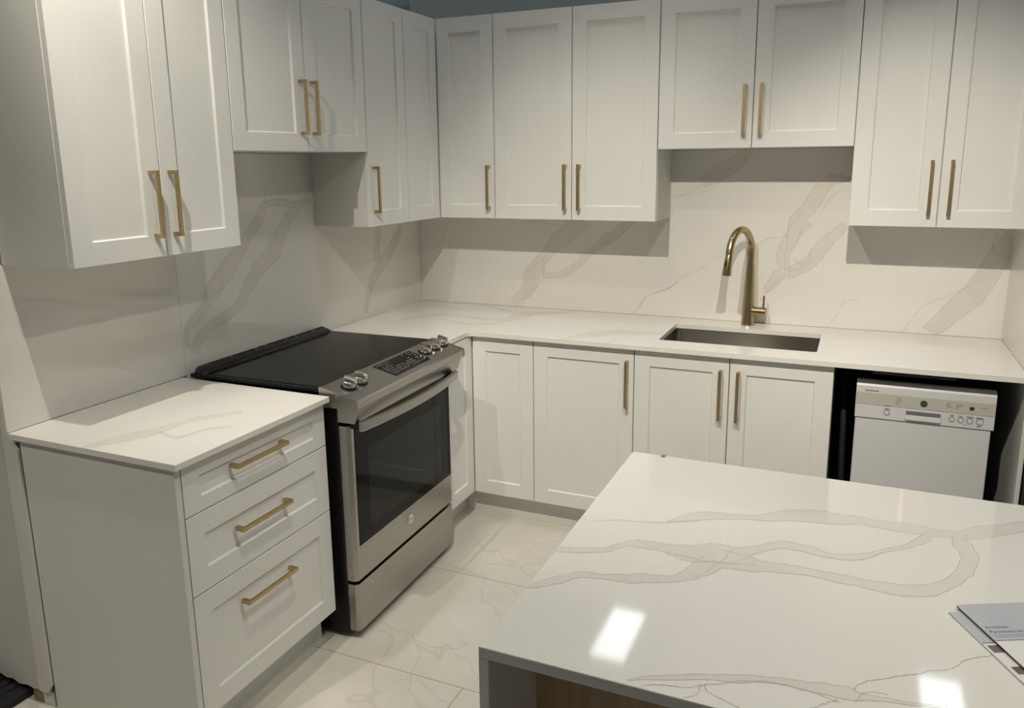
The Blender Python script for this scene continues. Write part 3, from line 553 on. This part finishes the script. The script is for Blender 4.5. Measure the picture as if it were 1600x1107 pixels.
# control panel
bm = BM(); py0, py1 = -.014, .790
prism(bm, [(.598, .8655), (.598, .9335), (.602, .9362), (.742, .9020), (.7475, .8965), (.7475, .8730), (.744, .8695)], py0 + .0039, py1 - .0039, lambda a, b, w: (a, w, b))
cp = obj('control_panel', bm, 'steel', t)
bm = BM(); prism(bm, [(.655, .8652), (.741, .8675), (.724, .8180), (.720, .815), (.655, .815)], py0 + .016, py1 - .016, lambda a, b, w: (a, w, b)); obj('apron', bm, 'steel', cp)
for ya, yb in ((py0, py0 + .0038), (py1 - .0038, py1)):
    bm = BM(); prism(bm, [(.596, .897), (.596, .9355), (.602, .9378), (.744, .9035), (.749, .8975), (.749, .8720), (.745, .8680), (.66, .880)], ya, yb, lambda a, b, w: (a, w, b)); obj('end_cap', bm, 'steel', cp)
sl = Vector((.140, 0, -.0342)).normalized(); nn = Vector((.0342, 0, .140)).normalized()
def onp(d, y, h=0.0): 
    q = Vector((.602, y, .9362)) + sl * d + nn * h; return q
def opts(pix): pass
bm = BM(); v = [onp(.012, .308), onp(.114, .262), onp(.114, .548), onp(.012, .594)]
v = [onp(.016, .292, .0004), onp(.116, .292, .0004), onp(.116, .556, .0004), onp(.016, .556, .0004)]
lo = [bm.verts.new(q) for q in v]; hi = [bm.verts.new(q + nn * .0012) for q in v]
bm.faces.new(lo[::-1]); bm.faces.new(hi)
for k in range(4): bm.faces.new([lo[k], lo[(k + 1) % 4], hi[(k + 1) % 4], hi[k]])
dp = obj('display', bm, 'oven_glass', cp)
bm = BM(); rnd = random.Random(3)
def dash(d, y, wd, wy):
    q = [bm.verts.new(onp(a, b, .0019)) for a, b in ((d, y), (d + wd, y), (d + wd, y + wy), (d, y + wy))]; bm.faces.new(q)
for r in range(6):
    for c_ in range(14):
        if rnd.random() < (.25 if 4 < c_ < 10 and r < 3 else .72): dash(.024 + r * .0145, .300 + c_ * .0178, .003, rnd.uniform(.006, .013))
obj('lettering', bm, 'marking', dp, recalc=True)['kind'] = 'stuff'
for ky in (.067, .133, .604, .682, .750):
    bm = BM(); c0 = onp(.062, ky, .0003)
    tube(bm, [tuple(c0), tuple(c0 + nn * .003)], .0285, n=32)
    kb = obj('knob', bm, 'black', cp, smooth=True)
    bm = BM(); n = 28; rings = []
    for h, r in ((.0032, .0255), (.011, .0265), (.0205, .0240), (.0235, .0205)):
        rings.append([bm.verts.new(c0 + nn * h + (sl * math.cos(2 * math.pi * k / n) + Vector((0, 1, 0)) * math.sin(2 * math.pi * k / n)) * r * (1 - (.055 if k % 2 else 0))) for k in range(n)])
    bm.faces.new(rings[0][::-1]); bm.faces.new(rings[-1])
    for a, b in zip(rings, rings[1:]):
        for k in range(n): bm.faces.new([a[k], a[(k + 1) % n], b[(k + 1) % n], b[k]])
    # grip bar across the knob
    for s0, s1, h0_, h1_ in ((-.0245, .0245, .022, .0355),):
        pts = [c0 + sl * s0 + Vector((0, -.0055, 0)), c0 + sl * s1 + Vector((0, -.0055, 0)), c0 + sl * s1 + Vector((0, .0055, 0)), c0 + sl * s0 + Vector((0, .0055, 0))]
        lo = [bm.verts.new(q + nn * h0_) for q in pts]; hi = [bm.verts.new(q + nn * h1_ + (c0 - q) * .12) for q in pts]
        bm.faces.new(lo[::-1]); bm.faces.new(hi)
        for k in range(4): bm.faces.new([lo[k], lo[(k + 1) % 4], hi[(k + 1) % 4], hi[k]])
    obj('dial', bm, 'chrome', kb)
bm = BM(); disc(bm, onp(.066, .185, .0002), nn, .003, .001); obj('indicator_lamp', bm, 'paper_brown', cp)
# oven door
DX = .6945; dy0, dy1 = .006, .751; dz0, dz1 = .2275, .8000
bm = BM(); ch = .012
prism(bm, [(.655, dy0), (DX - ch, dy0), (DX, dy0 + ch), (DX, dy1 - ch), (DX - ch, dy1), (.655, dy1)], dz0, dz1, lambda a, b, w: (a, b, w))
od = obj('oven_door', bm, 'steel', t)
bm = BM(); wz0, wz1, wy0, wy1 = .352, .7985, .034, .738
box(bm, (DX - .004, wy0, wz0), (DX + .0015, wy1, wz1), .0008); gl = obj('window', bm, 'oven_glass', od)
bm = BM(); box(bm, (DX + .0014, wy0 + .075, wz0 + .045), (DX + .0019, wy1 - .085, wz1 - .105)); obj('inner_window', bm, 'oven_inner', gl)
bm = BM(); n = 22; y0h, y1h = .008, .722; prev = None
for i in range(n + 1):
    s = i / n; y = y0h + (y1h - y0h) * s; bow = 4 * s * (1 - s); xc = .742 + .030 * bow
    ring = [bm.verts.new((xc + a, y, .8065 + b)) for a, b in ((-.007, -.017), (.005, -.017), (.008, -.012), (.008, .012), (.005, .017), (-.007, .017))]
    if prev:
        for k in range(6): bm.faces.new([prev[k], prev[(k + 1) % 6], ring[(k + 1) % 6], ring[k]])
    else: bm.faces.new(ring[::-1])
    prev = ring
bm.faces.new(prev)
hh = obj('handle', bm, 'steel', od)
for ya in (.010, .698):
    bm = BM(); box(bm, (DX + .001, ya, .793), (.738, ya + .022, .819), .002); obj('handle_bracket', bm, 'black', hh)
bm = BM(); disc(bm, (DX + .0003, .385, .3005), (1, 0, 0), .0185, .0022, n=36); lg = obj('logo_badge', bm, 'chrome', od, smooth=True)
bm = BM(); text_mesh(bm, 'GE', .019, lambda a, b: (DX + .0028, .385 - .0130 + a, .2938 + b)); obj('monogram', bm, 'marking', lg, recalc=False)
bm = BM()
prism(bm, [(.655, dy0 + .001), (DX - ch, dy0 + .001), (DX, dy0 + ch), (DX, dy1 - ch), (DX - ch, dy1), (.655, dy1)], .034, .2135, lambda a, b, w: (a, b, w))
obj('storage_drawer', bm, 'steel', t)

# ------------------------------------------------------------------ island
IX0, IX1, IY0, IY1 = 1.7137, 3.30, -2.7875, -1.8532
t = thing('kitchen_island', 'veined white quartz waterfall island with an oak panel in the foreground', 'island', (2.5, -2.3, 0))
bm = BM(); box(bm, (IX0, IY0, ZC - .0200), (IX1, IY1, ZC), .0018, seg=2)
add_veins(bm, 'island', lambda a, b, l: (a, b, ZC + l), (IX0 + .002, IX1 - .002, IY0 + .002, IY1 - .002), outline=.0014, thin=.0016)
obj('worktop', bm, ['quartz', 'quartz_band', 'quartz_line'], t)
for xa, xb in ((IX0, IX0 + .018), (IX1 - .018, IX1)):
    bm = BM(); box(bm, (xa, IY0, 0), (xb, IY1, ZC - .0202), .0012)
    obj('waterfall_side', bm, ['quartz', 'quartz_band', 'quartz_line'], t)
obj('base_panel', box(BM(), (IX0 + .0185, -2.585, .0), (IX1 - .0185, -2.567, ZC - .0205), .001), 'oak', t, label='light oak back panel')
obj('cabinet_body', box(BM(), (IX0 + .0185, -2.5665, .10), (IX1 - .0185, IY1 - .02, ZC - .0205), .001), 'carcass', t)

# ------------------------------------------------------------------ brochures on the island
e1 = Vector((.898, .440, 0)).normalized(); e2 = Vector((.440, -.898, 0)).normalized()
def sheet(bm, o, w, h, z0, z1, mi=0, da=0.0):
    a = (Matrix.Rotation(da, 3, 'Z') @ e1); b = (Matrix.Rotation(da, 3, 'Z') @ e2); o = Vector((*o, 0))
    pts = [o, o + a * w, o + a * w + b * h, o + b * h]
    prism(bm, [(q.x, q.y) for q in pts], z0, z1, lambda p, q, w_: (p, q, w_), mi=mi)
    return o, a, b
bm = BM(); z = ZC + .0005
o_, a_, b_ = sheet(bm, (2.4080, -2.3960), .215, .285, z, z + .0030)
def on_sheet(o_, a_, b_, bm, x0, y0, x1, y1, z, mi):
    q = [bm.verts.new(o_ + a_ * x + b_ * y + Vector((0, 0, z))) for x, y in ((x0, y0), (x0, y1), (x1, y1), (x1, y0))]; bm.faces.new(q).material_index = mi
on_sheet(o_, a_, b_, bm, 0.001, 0.001, .214, .088, z + .0031, 1)
on_sheet(o_, a_, b_, bm, 0.001, .0885, .214, .0905, z + .0031, 3)
on_sheet(o_, a_, b_, bm, 0.004, .096, .09, .115, z + .0031, 2)
on_sheet(o_, a_, b_, bm, 0.006, .150, .07, .168, z + .0031, 2)
t = obj('brochure', bm, ['paper_white', 'paper_blue', 'paper_brown', 'ink'], origin=(2.5, -2.45, ZC), recalc=True)
tag(t, 'lower grey and brown brochure sticking out under the top leaflet on the island', 'brochure')
bm = BM(); z2 = z + .0034
sheet(bm, (2.4215, -2.3765), .213, .278, z2, z2 + .0038, mi=3)  # dark sheet stands in for the shadow gap under the cover
o_, a_, b_ = sheet(bm, (2.4200, -2.3760), .215, .280, z2 + .0039, z2 + .0046)
zt_ = z2 + .0047
on_sheet(o_, a_, b_, bm, 0.0005, 0.0005, .2145, .1040, zt_, 1)
on_sheet(o_, a_, b_, bm, 0.0005, .1040, .2145, .1055, zt_, 3)
for yy in (.0900, .0950): on_sheet(o_, a_, b_, bm, .0060, yy, .12, yy + .0008, zt_ + .0001, 3)
on_sheet(o_, a_, b_, bm, .0300, .1290, .10, .1560, zt_, 2)
on_sheet(o_, a_, b_, bm, .0300, .1620, .10, .1628, zt_, 3)
text_mesh(bm, 'Archimat.', .0100, lambda x, y: o_ + a_ * (.0065 + x) + b_ * (.0720 - y) + Vector((0, 0, zt_ + .0002)), mi=3)
text_mesh(bm, 'Partenaire de choix', .0100, lambda x, y: o_ + a_ * (.0065 + x) + b_ * (.0845 - y) + Vector((0, 0, zt_ + .0002)), mi=3)
t = obj('brochure', bm, ['paper_white', 'paper_blue', 'paper_brown', 'ink'], origin=(2.5, -2.45, ZC + .004), recalc=True)
tag(t, 'top blue-grey printed leaflet with dark lettering lying on the island', 'brochure')
# curled scrap on the far edge of the island
bm = BM(); prev = None
for i in range(7):
    a = math.radians(-100 + i * 24); r = .0055
    x, zz = math.cos(a) * r, math.sin(a) * r * .7 + .0042
    ring = [bm.verts.new((1.792 + x + i * .0012, -1.862 + s, ZC + .0004 + max(zz, 0) + tt)) for s, tt in ((-.004, 0), (.006, .001), (.006, .0016), (-.004, .0006))]
    if prev:
        for k in range(4): bm.faces.new([prev[k], prev[(k + 1) % 4], ring[(k + 1) % 4], ring[k]])
    else: bm.faces.new(ring[::-1])
    prev = ring
bm.faces.new(prev)
t = obj('paper_scrap', bm, 'raw_wood', origin=(1.79, -1.862, ZC)); tag(t, 'tiny curled brown scrap lying at the far edge of the island', 'scrap')
